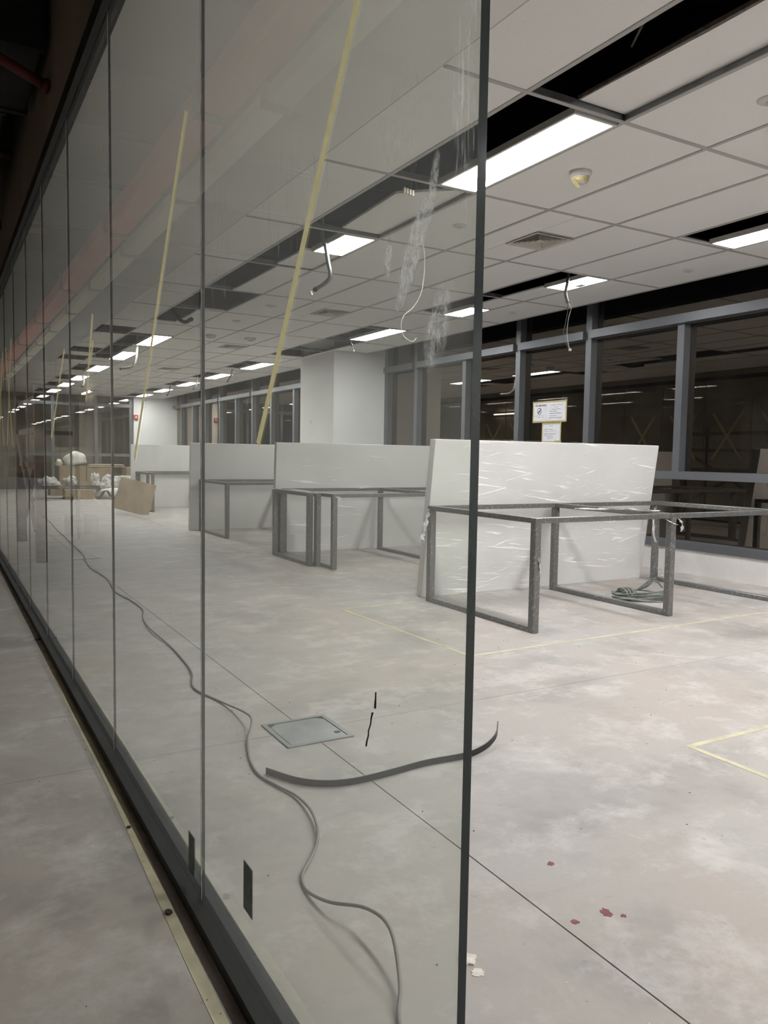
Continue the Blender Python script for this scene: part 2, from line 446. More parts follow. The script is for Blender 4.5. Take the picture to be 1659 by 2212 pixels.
def sub_window(parent, ya, yb, majors, minors, d=.15):
    # rails
    bx('sill_rail', 'frame_grey', parent, WX - .012, WX + d + .05, ya, yb, .232, .308)
    ys = [ya] + sorted(majors) + [yb]
    bx('mid_transom', 'frame_grey', parent, WX - .006, WX + d, ya, yb, .905, .982)
    for a, b in zip(ys, ys[1:]):
        if b - a > .1:
            bx('top_transom', 'frame_grey', parent, WX - .045, WX + d - .02, a + .045, b - .045, 2.405, 2.492)
    for y in majors:
        bx('mullion', 'frame_grey', parent, WX, WX + d, y - .042, y + .042, .982, ZV)
        bx('mullion', 'frame_grey', parent, WX, WX + d, y - .042, y + .042, .308, .905)
    for y in minors:
        bx('mullion', 'frame_grey', parent, WX, WX + d - .03, y - .04, y + .04, .982, 2.405)
    allm = sorted([ya] + majors + minors + [yb])
    for a, b in zip(allm, allm[1:]):
        if b - a < .12: continue
        bx('pane', 'window_glass', parent, WX + d - .06, WX + d - .05, a + .04, b - .04, .982, 2.405)
    for a, b in zip(ys, ys[1:]):
        if b - a < .12: continue
        bx('pane', 'window_glass', parent, WX + d - .06, WX + d - .05, a + .04, b - .04, 2.45, ZV)
        bx('pane', 'window_glass', parent, WX + d - .06, WX + d - .05, a + .04, b - .04, .308, .905)
w1 = empty('window_1', (0, 0, 0)); tag(w1, kind='structure')
sub_window(w1, Y0, 10.97, [-4.4, -2.0, -.8, 2.84, 4.04 - .0 if False else 4.04, 6.44, 7.645, 10.02], [-3.2, .4, 1.64, 5.205, 8.78])
bx('end_post', 'frame_grey', w1, WX, WX + .15, 10.86, 10.96, .308, ZV)
w2 = empty('window_2', (0, 0, 0)); tag(w2, kind='structure')
sub_window(w2, 12.24, 23.86, [13.4, 15.9, 17.06, 19.43, 20.67, 23.05], [14.66, 18.2, 21.85])
# end window across the far end of the room
w3 = empty('window_3', (0, 0, 0)); tag(w3, kind='structure')
bx('sill_rail', 'frame_grey', w3, .57, 5.07, Y1 - .02, Y1 + .12, .0, .31)
bx('mid_transom', 'frame_grey', w3, .57, 5.07, Y1 - .01, Y1 + .10, .95, 1.03)
bx('top_transom', 'frame_grey', w3, .57, 5.07, Y1 - .03, Y1 + .10, 2.40, 2.49)
mx = [.6, 1.65, 2.86, 4.03, 5.02]
for x in mx: bx('mullion', 'frame_grey', w3, x - .045, x + .045, Y1, Y1 + .12, .31, ZV)
for a, b in zip(mx, mx[1:]):
    bx('pane', 'window_glass', w3, a + .045, b - .045, Y1 + .06, Y1 + .07, .31, .95)
    bx('pane', 'window_glass', w3, a + .045, b - .045, Y1 + .06, Y1 + .07, 1.03, 2.40)
    bx('pane', 'window_glass', w3, a + .045, b - .045, Y1 + .06, Y1 + .07, 2.45, ZV)
bx('pane', 'void_flare_black', w3, .57, 5.07, Y1 + .15, Y1 + .2, 0, ZV)

# ---------------------------------------------------------------- glass partition
gp = empty('glass_partition', (GX, .7, 0))
tag(gp, 'long frameless glass partition in dark floor and head channels, open at its near end', 'glass wall')
gp.location = (0, 0, 0)
js = [.711, 1.749, 2.804, 3.771, 4.742, 5.676, 6.64, 7.60, 8.56, 9.52, 10.48, 11.44, 12.4, 13.36, 14.32, 15.28, 16.24, 17.2, 18.16, 19.12, 20.08, 21.04, 22.0, 22.96, 23.92]
TG = .012
for a, b in zip(js, js[1:]):
    m = MB(); y0, y1, z0, z1 = a + .0015, b - .0015, .02, 2.56
    m.box(GX, GX + TG, y0, y1, z0, z1, 0)
    o = m.build('glass_panel', ['smeared_glass_near' if a < 1 else 'smeared_glass_far' if a < 2 else 'partition_glass', 'glass_back', 'glass_edge'], gp)
    for p in o.data.polygons:
        n = p.normal
        p.material_index = 0 if n.x < -.5 else 1 if n.x > .5 else 2 if (a < .8 and n.y < -.5) else 1
    o['label'] = 'dusty clear glass pane'
for b in js[1:-1]:
    w_ = .0030 if js.index(b) % 2 else .0012
    bx('joint_seal', 'seal_black', gp, GX + .001, GX + TG - .003, b - w_, b + w_, .03, 2.55)
    bx('edge_highlight', 'loose_film', gp, GX - .0004, GX + .001, b - w_ - .002, b - w_, .03, 2.55)  # pale strip standing in for the highlight on the polished pane edge
bx('floor_channel', 'rail_black', gp, GX - .030, GX - .002, .711, 23.98, 0, .030)
bx('floor_channel', 'rail_black', gp, GX + TG + .002, GX + TG + .03, .711, 23.98, 0, .030)
bx('head_channel', 'rail_black', gp, GX - .026, GX - .002, .711, 23.98, 2.535, 2.60)
bx('head_channel', 'rail_black', gp, GX + TG + .002, GX + TG + .026, .711, 23.98, 2.535, 2.60)

# ---------------------------------------------------------------- ceiling lights
def light(x0, x1, y0, y1, label, group):
    r = empty('ceiling_light', ((x0 + x1) / 2, (y0 + y1) / 2, ZC))
    tag(r, label, 'ceiling light', group)
    w, l = (x1 - x0) / 2, (y1 - y0) / 2
    m = MB()
    for s in (-1, 1):
        m.box(s * w - .008, s * w + .008, -l - .008, l + .008, -.004, .03)
        m.box(-w + .008, w - .008, s * l - .008, s * l + .008, -.004, .03)
    m.build('frame', ['plastic_white'], r)
    MB().box(-w + .009, w - .009, -l + .009, l - .009, .0, .008).build('diffuser', ['led_diffuser'], r)
    MB().box(-w + .009, w - .009, -l + .009, l - .009, .012, .03).build('housing', ['galvanised'], r)
    return r
row1 = [(2.84, 3.97), (5.22, 5.78), (11.05, 12.18), (13.12, 14.32), (15.55, 16.72), (17.85, 19.02), (19.95, 21.12), (22.2, 23.38)]
row2 = [(2.84, 3.94), (5.21, 5.76), (6.95, 7.48), (8.69, 9.8), (13.2, 14.38), (15.5, 16.68), (17.8, 18.98), (20.1, 21.28), (22.25, 23.38)]
hid1 = [(.42, 1.58), (-1.98, -.82), (-4.38, -3.22)]; hid2 = list(hid1)  # unseen panels added behind the camera to help light the room
for i, (a, b) in enumerate(row1):
    light(2.622, 2.882, a, b, 'lit panel light %s from the camera in the row nearer the glass wall' % ORD[i], 'panel lights of the row nearer the glass')
for i, (a, b) in enumerate(row2):
    light(5.02, 5.28, a, b, 'lit panel light %s from the camera in the row beside the windows' % ORD[i], 'panel lights of the row beside the windows')
for i, (a, b) in enumerate(hid1):
    light(2.622, 2.882, a, b, 'added unseen panel light %s behind the camera in the row nearer the glass wall' % ORD[i], 'panel lights of the row nearer the glass')
    light(5.02, 5.28, a, b, 'added unseen panel light %s behind the camera in the row beside the windows' % ORD[i], 'panel lights of the row beside the windows')

# ---------------------------------------------------------------- ceiling fittings
def vent(y, label):
    r = empty('ceiling_vent', (3.932, y, ZC)); tag(r, label, 'air vent', 'square louvred vents in the tile ceiling')
    def ring(a, b, z0, z1):
        m = MB()
        o = [(-a, -a, z0), (a, -a, z0), (a, a, z0), (-a, a, z0)]; i = [(-b, -b, z1), (b, -b, z1), (b, b, z1), (-b, b, z1)]
        for dz in (0, .003):
            pass
        vo = [m.bm.verts.new(p) for p in o]; vi = [m.bm.verts.new(p) for p in i]
        vo2 = [m.bm.verts.new((p[0], p[1], p[2] + .003)) for p in o]; vi2 = [m.bm.verts.new((p[0], p[1], p[2] + .003)) for p in i]
        for k in range(4):
            q = (k + 1) % 4
            m.bm.faces.new((vo[k], vo[q], vi[q], vi[k])); m.bm.faces.new((vo2[k], vi2[k], vi2[q], vo2[q]))
            m.bm.faces.new((vo[k], vo2[k], vo2[q], vo[q])); m.bm.faces.new((vi[k], vi[q], vi2[q], vi2[k]))
        return m
    ring(.178, .145, -.006, .0).build('frame', ['vent_cream'], r)
    for k in range(4):
        a = .140 - k * .027
        ring(a, a - .013, -.004, .012).build('louvre', ['vent_cream'], r)
    MB().box(-.032, .032, -.032, .032, -.002, .002).build('centre_plate', ['vent_cream'], r)
    MB().box(-.145, .145, -.145, .145, .03, .04).build('neck', ['void_flare_black'], r)
for i, v in enumerate(VENTS):
    vent(v, 'square cream louvred ceiling vent, %s from the camera' % ORD[i])

def disc(x, y, rad, label, name='ceiling_sensor', h=.012, mat='plastic_white', cat='ceiling sensor'):
    r = empty(name, (x, y, ZC + .006)); tag(r, label, cat, 'small round discs in the ceiling tiles')
    MB().lathe([(rad, 0), (rad, -.004), (rad * .8, -h), (rad * .3, -h - .002)], 24).build('cover_plate', [mat], r, True)
    MB().lathe([(rad * .3, -h - .001), (rad * .28, -h - .006)], 16).build('cap', ['vent_cream'], r, True)
disc(3.27, 2.29, .055, 'round grey disc in the ceiling tile beside the opened slot near the camera')
disc(3.21, 4.60, .05, 'round disc in the ceiling tile seen through glass beside the hanging white wire')
disc(5.59, 4.60, .045, 'small round disc in the ceiling edge tile above the widest dark window')
disc(5.587, 6.94, .045, 'small round disc in the ceiling edge tile above the notice window')
disc(3.20, 8.14, .065, 'round disc in the ceiling tile beside the middle vent')
disc(3.20, 9.28, .05, 'small disc in the ceiling tile just past the middle vent')
disc(5.60, 9.3, .04, 'small disc in the ceiling edge tile in front of the white column')
disc(5.61, 16.28, .045, 'small disc in the ceiling edge tile past the white column')

sd = empty('smoke_detector', (3.192, 3.395, ZC + .006)); tag(sd, 'white ceiling smoke detector wrapped with yellow masking tape, near the bright light', 'smoke detector')
MB().lathe([(.062, 0), (.062, -.012), (.054, -.030), (.048, -.032)], 32).build('base', ['plastic_white'], sd, True)
MB().lathe([(.046, -.031), (.045, -.052), (.032, -.066), (.01, -.068)], 32).build('chamber', ['plastic_white'], sd, True)
MB().lathe([(.0475, -.040), (.0478, -.050), (.042, -.060), (.036, -.062)], 26).build('masking_tape', ['masking_tape'], sd, True)
MB().box(-.045, .03, -.013, .013, -.001, .001, rot=Matrix.Translation((-.035, -.005, -.073)) @ Matrix.Rotation(.5, 4, 'Y') @ Matrix.Rotation(.2, 4, 'Z')).build('tape_tail', ['masking_tape'], sd)
sd2 = empty('smoke_detector', (3.29, 10.6, ZC + .006)); tag(sd2, 'plain white smoke detector on the ceiling far behind the glass', 'smoke detector')
MB().lathe([(.07, 0), (.07, -.02), (.05, -.05), (.02, -.055)], 24).build('base', ['plastic_white'], sd2, True)
es = empty('ceiling_speaker', (3.83, 10.52, ZC + .006)); tag(es, 'small white box detector on the ceiling behind the yellow tape', 'ceiling sensor')
MB().box(-.07, .07, -.05, .05, -.035, 0).bevel(.008).build('body', ['plastic_white'], es)
MB().box(-.03, .03, -.02, .02, -.05, -.034).build('lens', ['vent_cream'], es)

# hanging conduits and wires
def conduit(name, label, pts, r, tail=None, connector=None, mat='galvanised', ends='black_rubber', cmat='plastic_ivory'):
    pts = [(pts[0][0] + .01, pts[0][1] + .01, ZV), (pts[0][0], pts[0][1], (ZV + pts[0][2]) / 2)] + list(pts)
    o = empty(name, pts[0]); tag(o, label, 'cable')
    off = Vector(pts[0]); loc = lambda L: [Vector(p) - off for p in L]
    MB().tube(loc(pts), r, 10, 0, 10, .06 if r > .01 else 0).build('sheath', [mat], o, True)
    if ends:
        e = loc(pts); d = (e[-1] - e[-2]).normalized()
        MB().tube([e[-1] - d * .004, e[-1] + d * .03], r * 1.15, 10, 0, 0).build('end_sleeve', [ends], o, True)
    if tail:
        for i, (t, tm) in enumerate(tail):
            MB().tube(loc(t), .0028, 6, 0, 6).build('wire', [tm], o, True)
    if connector:
        c, n, ax = connector
        c = Vector(c) - off
        for i in range(n):
            q = c + Vector(ax) * .013 * (i - (n - 1) / 2)
            MB().box(q.x - .0055, q.x + .0055, q.y - .006, q.y + .006, q.z - .011, q.z + .011).bevel(.0015, 1).build('terminal', [cmat], o)
    return o
conduit('flexible_conduit', 'grey flexible conduit with black tip hanging beside the second light behind glass',
        [(2.57, 5.50, 2.80), (2.585, 5.475, 2.68), (2.60, 5.45, 2.55), (2.61, 5.43, 2.44), (2.595, 5.48, 2.395), (2.565, 5.57, 2.365)], .016,
        None, ((2.545, 5.63, 2.335), 3, (0.6, .6, -.2)))
conduit('flexible_conduit', 'grey conduit hanging from the lamp by the windows, wires ending in a white plug',
        [(4.93, 5.35, 2.80), (4.90, 5.33, 2.66), (4.88, 5.33, 2.56), (4.89, 5.31, 2.47)], .014,
        [([(4.89, 5.31, 2.47), (4.885, 5.30, 2.40), (4.875, 5.31, 2.30), (4.865, 5.325, 2.18), (4.875, 5.29, 2.10), (4.88, 5.26, 2.065)], 'wire_green'),
         ([(4.895, 5.31, 2.47), (4.91, 5.285, 2.42), (4.895, 5.295, 2.34), (4.885, 5.30, 2.22), (4.88, 5.28, 2.13), (4.88, 5.26, 2.065)], 'wire_white')],
        ((4.88, 5.25, 2.05), 2, (.6, -.6, 0)), ends=None)
conduit('hanging_wire', 'long thin white wire with bare hooked end hanging behind the glass',
        [(2.80, 4.6, 3.02), (2.85, 4.6, 2.92), (2.87, 4.6, 2.80), (2.86, 4.6, 2.70), (2.875, 4.6, 2.62), (2.92, 4.6, 2.49), (2.925, 4.6, 2.34), (2.90, 4.6, 2.20), (2.84, 4.6, 2.10), (2.77, 4.6, 2.04),
         (2.745, 4.6, 1.97), (2.765, 4.6, 1.905), (2.81, 4.6, 1.875), (2.845, 4.6, 1.872), (2.87, 4.6, 1.895)], .0032, mat='wire_white', ends=None)
tb = empty('terminal_block', (2.48, 4.1, 2.70)); tag(tb, 'ivory four-way terminal block dangling on green wires above the glass edge', 'connector')
for i in range(4):
    MB().box(-.0075, .0075, -.008, .008, -.017, .017).bevel(.002, 1).build('terminal', ['plastic_ivory'], tb).location = (.026 * 0 + i * .017 - .025, -.004 * i, -.03 - .004 * i)
for i in range(3):
    MB().tube([(i * .017 - .02, -.004 * i, -.02 - .004 * i), (i * .017 - .02 + .012, 0, .04), (.05 + .01 * i, .0, .16), (.06 + .01 * i, .02, .42), (.05 + .01 * i, .03, .90)], .0026, 6, 0, 5).build('wire', ['wire_green'], tb, True)
conduit('flexible_conduit', 'dark conduit with small white plug in the ceiling slot before the white column',
        [(4.86, 9.95, 2.86), (4.87, 9.75, 2.74), (4.90, 9.58, 2.64), (4.91, 9.53, 2.59)], .012,
        [([(4.91, 9.53, 2.59), (4.915, 9.50, 2.56), (4.915, 9.48, 2.53)], 'wire_green')], ((4.915, 9.47, 2.50), 2, (.5, .5, 0)), mat='duct_black', cmat='plastic_white')
conduit('flexible_conduit', 'dark conduit curling out of the open slot behind the first glass joint',
        [(2.58, 9.9, 2.86), (2.58, 9.62, 2.72), (2.60, 9.40, 2.645), (2.60, 9.15, 2.64)], .022, mat='duct_black')
conduit('flexible_conduit', 'light conduit looping down beside the third light of the glass-side row',
        [(2.66, 12.2, 2.85), (2.67, 12.3, 2.66), (2.66, 12.35, 2.5), (2.64, 12.5, 2.40), (2.56, 12.9, 2.40)], .02, ends='black_rubber', mat='plastic_white')
conduit('flexible_conduit', 'pale conduit hanging from the fifth light of the glass-side row',
        [(2.6, 15.6, 2.85), (2.6, 16.9, 2.66), (2.62, 16.95, 2.50), (2.6, 17.0, 2.42)], .02, mat='plastic_white')
for k, y in enumerate((14.55, 16.85, 19.15, 21.45)):
    conduit('flexible_conduit', 'short pale conduit below the %s far light of the window-side row' % ORD[k],
            [(4.95, y, 2.84), (4.94, y + .03, 2.66), (4.93, y + .1, 2.56), (4.92, y + .2, 2.50)], .016, mat=('plastic_white' if k % 2 else 'galvanised'))
for k, (x, y, l) in enumerate(((2.52, 2.05, .6), (2.42, 3.35, .5))):
    o = MB().tube([(x, y, ZV), (x - .05, y + .05, ZV - .3), (x + .02, y + .22, ZV - .6), (x + .10, y + .45, ZV - .75)], .006, 6, 0, 8).build('loose_cable', ['cable_grey'], None, True)
    tag(o, ['faint grey cable drooping inside the large black ceiling opening', 'grey cable loop inside the slot above the brightest light'][k], 'cable')
jb = empty('junction_box', (5.14, 5.42, ZC)); tag(jb, 'small white junction box hanging below the lamp by the windows', 'junction box')
MB().box(-.035, .035, -.05, .05, -.035, -.008).bevel(.006).build('body', ['plastic_white'], jb)
MB().box(-.012, .012, -.012, .012, -.008, .0).build('stem', ['plastic_white'], jb)

# ---------------------------------------------------------------- desk frames and boards
TB = .05
def desk(x0, y0, y1, xs, label, z=.72):
    r = empty('steel_desk', (x0, y0, 0)); tag(r, label, 'desk frame', 'film-wrapped steel desk frames in the row')
    h = TB / 2
    for x in xs:
        x -= x0; L = y1 - y0
        for yy in (0, L):
            MB().box(x - h, x + h, yy - h, yy + h, 0, z).bevel(.004, 1).build('leg', ['wrapped_steel'], r)
        MB().box(x - h, x + h, h, L - h, 0, .035).bevel(.003, 1).build('foot_bar', ['wrapped_steel'], r)
        MB().box(x - h, x + h, h, L - h, z - .035, z).bevel(.003, 1).build('end_rail', ['wrapped_steel'], r)
    xs = [x - x0 for x in xs]
    for a, b in zip(xs, xs[1:]):
        for yy in (0, y1 - y0):
            MB().box(a + h, b - h, yy - h * .8, yy + h * .8, z - .035, z).bevel(.003, 1).build('long_rail', ['wrapped_steel'], r)
    return r
def scrap(parent, pts, w=.02, name='film_scrap', seed=0):
    rnd = random.Random(seed)
    m = MB(); prev = None
    P = catmull([Vector(p) for p in pts], 4)
    for i, p in enumerate(P):
        a = rnd.uniform(-1, 1); ww = w * rnd.uniform(.5, 1.2)
        q = [m.bm.verts.new(p + Vector((math.cos(a), math.sin(a) * .6, rnd.uniform(-.3, .3))) * ww * s + Vector((0, rnd.uniform(-.004, .004), 0))) for s in (-1, -.2, .5, 1)]
        if prev:
            for k in range(3): m.bm.faces.new((prev[k], prev[k + 1], q[k + 1], q[k]))
        prev = q
    return m.build(name, ['loose_film'], parent, True)
d1 = desk(3.2, 3.69, 4.862, [3.2, 4.42, 5.62], 'nearest film-wrapped grey steel desk frame, cable coil on the floor inside it')
scrap(d1, [(-.02, 1.17, .70), (-.05, 1.165, .62), (-.07, 1.16, .54), (-.10, 1.15, .47)], .022, seed=1)
scrap(d1, [(1.245, 0, .70), (1.29, -.02, .67), (1.31, -.02, .63), (1.30, -.02, .59)], .014, seed=2)
scrap(d1, [(1.15, .01, .69), (1.20, -.03, .655), (1.25, -.03, .64)], .012, seed=3)
scrap(d1, [(2.36, 1.14, .66), (2.33, 1.12, .52), (2.34, 1.12, .42), (2.37, 1.12, .35)], .014, seed=4)
scrap(d1, [(2.42, 1.12, .12), (2.45, 1.10, .08), (2.47, 1.10, .04)], .03, seed=5)
scrap(d1, [(.85, .55, .725), (1.0, .40, .728), (1.15, .25, .728), (1.25, .12, .73)], .028, seed=6)
scrap(d1, [(0, -.03, .47), (.015, -.03, .42), (.02, -.028, .36)], .010, seed=7)
d2 = desk(3.25, 6.62, 7.85, [3.25, 4.45, 5.65], 'second film-wrapped desk frame from the camera with spare leg frames nested beside it')
scrap(d2, [(0, 0, .72), (.03, -.02, .70), (.05, -.03, .66)], .03, seed=8)
scrap(d2, [(.5, .9, .73), (.7, .8, .735), (.85, .85, .73)], .03, seed=9)
d3 = desk(3.19, 9.59, 10.72, [3.19, 4.38, 5.6], 'third film-wrapped desk frame, cut by the tall glass joint line')
d4 = desk(3.38, 14.35, 15.5, [3.38, 4.55, 5.7], 'farthest film-wrapped desk frame with the brown cardboard sheet leaning on it')
def spare(x, y0, y1, label, z=.715):
    r = empty('spare_leg_frame', (x, y0, 0)); tag(r, label, 'leg frame', 'spare leg frames')
    h = .024; L = y1 - y0
    for yy in (0, L): MB().box(-h, h, yy - .032, yy + .032, 0, z).bevel(.003, 1).build('leg', ['wrapped_steel'], r)
    MB().box(-h, h, .032, L - .032, 0, .035).build('foot_bar', ['wrapped_steel'], r)
    MB().box(-h, h, .032, L - .032, z - .035, z).build('top_rail', ['wrapped_steel'], r)
spare(3.198, 6.88, 7.80, 'film-wrapped spare leg frame standing against the end of the second desk frame')
spare(3.146, 6.95, 7.84, 'outer spare leg frame, nearest the glass beside the second desk frame')
spare(3.325, 14.5, 15.4, 'spare leg frame beside the farthest desk frame behind the cardboard sheet')

def board(x0, x1, yb, yt, h, th, label, n=1, seed=0):
    """a leaning stack of boards: bottom front edge at yb, top front edge at yt"""
    r = empty('desk_board', (x0, yb, 0)); tag(r, label, 'board', 'film-wrapped white desk boards')
    ang = math.atan2(yb - yt, h); L = math.hypot(yb - yt, h); r.rotation_euler = (ang, 0, 0)
    w = x1 - x0; t = th / n
    for k in range(n):
        o = MB().box(0 + .004 * k, w, t * k + .0005, t * (k + 1) - .0005, 0, L - .004 * k).bevel(.002, 1).build('board', ['board_white'], r)
    # cling film, a wrinkled skin just proud of the boards
    m = MB(); nx, nz = 70, 36; g = []
    for i in range(nx + 1):
        row = []
        for k in range(nz + 1):
            u, v = i / nx, k / nz
            p = Vector((u * w * 1.1, 0, v * 6 + u * .7)); q = noise.noise(p * 1.7 + Vector((seed, 0, 0))) + .6 * noise.noise(p * 4 + Vector((0, seed, 0)))
            row.append(m.bm.verts.new((-.004 + u * (w + .008), -.0022 - .0010 * q, -.0 + v * (L + .004))))
        g.append(row)
    for i in range(nx):
        for k in range(nz): m.bm.faces.new((g[i][k], g[i + 1][k], g[i + 1][k + 1], g[i][k + 1]))
    # film folds over the top and the left end
    top = [m.bm.verts.new((-.004 + i / nx * (w + .008), th + .004, L + .004 + .003 * noise.noise(Vector((i * .7, seed, 0))))) for i in range(nx + 1)]
    for i in range(nx): m.bm.faces.new((g[i][nz], g[i + 1][nz], top[i + 1], top[i]))
    end = [m.bm.verts.new((-.005 + .003 * noise.noise(Vector((k * .6, seed, 3))), th + .004, k / nz * (L + .004))) for k in range(nz + 1)]
    for k in range(nz): m.bm.faces.new((g[0][k], g[0][k + 1], end[k + 1], end[k]))
    m.build('cling_film', ['cling_film'], r, True)
    return r
board(3.22, 5.62, 5.02, 4.862, 1.215, .085, 'nearest white board stack under cling film, leaning behind the nearest desk frame', 3, 1)
board(3.19, 5.62, 7.99, 7.925, 1.215, .07, 'second film-wrapped white board behind the desk frame with spare leg frames', 2, 5)
board(3.06, 5.5, 10.84, 10.77, 1.225, .09, 'third white board with pale left end, behind the third desk frame', 3, 9)
board(3.25, 5.66, 15.60, 15.55, 1.235, .06, 'farthest white board, partly hidden by the farthest desk frame', 2, 13)

# cable coil in the nearest desk frame
cc = empty('cable_coil', (4.72, 4.20, 0)); tag(cc, 'bundle of grey cable lying inside the nearest desk frame', 'cable')
rnd = random.Random(3)
for k in range(9):
    a = .20 + .03 * rnd.random(); b = .045 + .03 * rnd.random(); zz = .012 + .012 * (k % 5); dx = rnd.uniform(-.02, .02)
    pts = []
    for i in range(17):
        t = 2 * math.pi * i / 16
        pts.append((dx + a * math.cos(t), b * math.sin(t) + .03 * (k - 4) * .35, max(.007, zz + .012 * math.sin(2 * t + k))))
    o = MB().tube(pts, .0065, 6, 0, 3).build('cable_loop', ['cable_grey'], cc, True); o.rotation_euler = (0, 0, rnd.uniform(-.12, .12) - .55)
for k, (q, hh) in enumerate((((.30, .10), .14), ((.26, .16), .10), ((.24, .02), .12), ((.33, .05), .07))):
    MB().tube([(-.12, .07 + .01 * k, .05), (0, .05, .075), (.12 + .02 * k, .05, .09 + .02 * k), (q[0] * .9, q[1], hh)], .006, 6, 0, 5).build('cable_end', ['cable_grey'], cc, True)
for k in range(3):
    x = -.13 + .035 * k
    MB().tube([(x + .01 * math.cos(t) + .0, .07 + .065 * math.cos(t), max(.006, .045 + .045 * math.sin(t))) for t in [2 * math.pi * i / 10 for i in range(11)]], .007, 6, 0, 3).build('binding_turn', ['cable_grey'], cc, True)

# ---------------------------------------------------------------- things on the floor
ec = [(.72, 1.13, .006), (.745, 1.212, .006), (.790, 1.282, .02), (.835, 1.40, .055), (.83, 1.50, .05), (.785, 1.60, .025), (.772, 1.70, .006), (.79, 1.77, .006), (.835, 1.825, .006), (.885, 1.89, .007), (.925, 1.969, .012), (.955, 2.084, .014), (.961, 2.206, .008), (.938, 2.307, .006), (.917, 2.423, .006), (.936, 2.559, .006), (.991, 2.733, .010), (1.05, 2.85, .04), (1.065, 2.99, .03),
      (1.05, 3.217, .006), (1.00, 3.468, .006), (1.05, 3.67, .01), (1.08, 3.867, .006), (1.105, 4.281, .006), (1.10, 4.7, .012), (1.132, 5.079, .006), (1.20, 5.4, .006), (1.20, 5.8, .006), (1.171, 6.187, .006), (1.231, 6.905, .006), (1.21, 7.6, .006), (1.296, 8.552, .006), (1.33, 9.5, .006), (1.373, 10.498, .006), (1.40, 11.5, .006), (1.456, 12.602, .006), (1.5, 14.0, .006)]
o = MB().tube(ec, .0045, 8, 0, 5).build('floor_cable', ['cable_floor'], None, True); tag(o, 'long grey cable wandering over the floor behind the glass', 'cable')
rs = [(.945, 2.425), (1.004, 2.306), (1.075, 2.24), (1.17, 2.211), (1.306, 2.216), (1.465, 2.231), (1.618, 2.222), (1.72, 2.235), (1.80, 2.27), (1.85, 2.32)]
m = MB(); C = catmull([Vector((x, y, 0)) for x, y in rs], 6); prev = None; N = len(C)
for i, p in enumerate(C):
    d = (C[min(i + 1, N - 1)] - C[max(0, i - 1)]).normalized(); nrm = Vector((-d.y, d.x, 0))
    lift = .001 + max(0, (i - N * .66) / (N * .34)) ** 1.6 * .055; hh = .022
    q = [m.bm.verts.new(p + nrm * s * .002 + Vector((0, 0, zz))) for s, zz in ((-1, lift), (1, lift), (1, lift + hh), (-1, lift + hh))]
    if prev:
        for k in range(4): m.bm.faces.new((prev[k], prev[(k + 1) % 4], q[(k + 1) % 4], q[k]))
    else: m.bm.faces.new(q)
    prev = q
m.bm.faces.new(prev[::-1])
o = m.build('rubber_strip', ['black_rubber']); tag(o, 'curved black rubber strip lying on the floor by the glass edge', 'rubber strip')

def hatch(x0, x1, y0, y1, label, lid='hatch_steel'):
    r = empty('floor_box', ((x0 + x1) / 2, (y0 + y1) / 2, 0)); tag(r, label, 'floor box', 'steel floor boxes')
    w, l = (x1 - x0) / 2, (y1 - y0) / 2; m = MB()
    for s in (-1, 1):
        m.box(s * w - .018 * (s > 0), s * w + .018 * (s < 0), -l, l, 0, .005); m.box(-w + .018, w - .018, s * l - .018 * (s > 0), s * l + .018 * (s < 0), 0, .005)
    m.build('frame', ['hatch_frame'], r)
    c = .03
    MB().prism([(-w + .022, -l + .022), (w - .022, -l + .022), (w - .022, l - .022 - c), (w - .022 - c, l - .022), (-w + .022 + c, l - .022), (-w + .022, l - .022 - c)], 0, .0035).build('lid', [lid], r)
    MB().box(w - .05, w - .03, -l + .06, -l + .075, .003, .006).build('lid_grip', ['black_rubber'], r)
    MB().box(-w + .018, w - .018, -l + .018, l - .018, 0, .001).build('gap', ['seal_black'], r)
hatch(1.10, 1.375, 2.602, 2.88, 'square steel floor box near the rubber strip behind the glass')
hatch(1.17, 1.42, 8.25, 8.57, 'far flat floor box beside the wandering cable', 'concrete')

def ftape(name, pts, w, label, z=.0008):
    m = MB(); prev = None
    for i, p in enumerate(pts):
        p = Vector((p[0], p[1], 0)); d = (Vector(pts[min(i + 1, len(pts) - 1)]) - Vector(pts[max(i - 1, 0)])).normalized()
        n = Vector((-d.y, d.x, 0)) * w / 2
        q = [m.bm.verts.new(p + n + Vector((0, 0, zz))) for zz in (0.0002, z)] + [m.bm.verts.new(p - n + Vector((0, 0, zz))) for zz in (z, 0.0002)]
        if prev:
            for k in range(4): m.bm.faces.new((prev[k], q[k], q[(k + 1) % 4], prev[(k + 1) % 4]))
        else: m.bm.faces.new(q)
        prev = q
    m.bm.faces.new(prev[::-1])
    o = m.build(name, ['floor_tape']); tag(o, label, 'floor tape'); return o
yt = [(.448 + .004 * math.sin(y * 3.1) + .0105 * max(0, min(y - 1.2, 3.5)), y) for y in [-4.8 + .22 * i for i in range(50)]]
ftape('floor_tape', yt, .026, 'worn yellow tape line on the corridor floor along the glass channel')
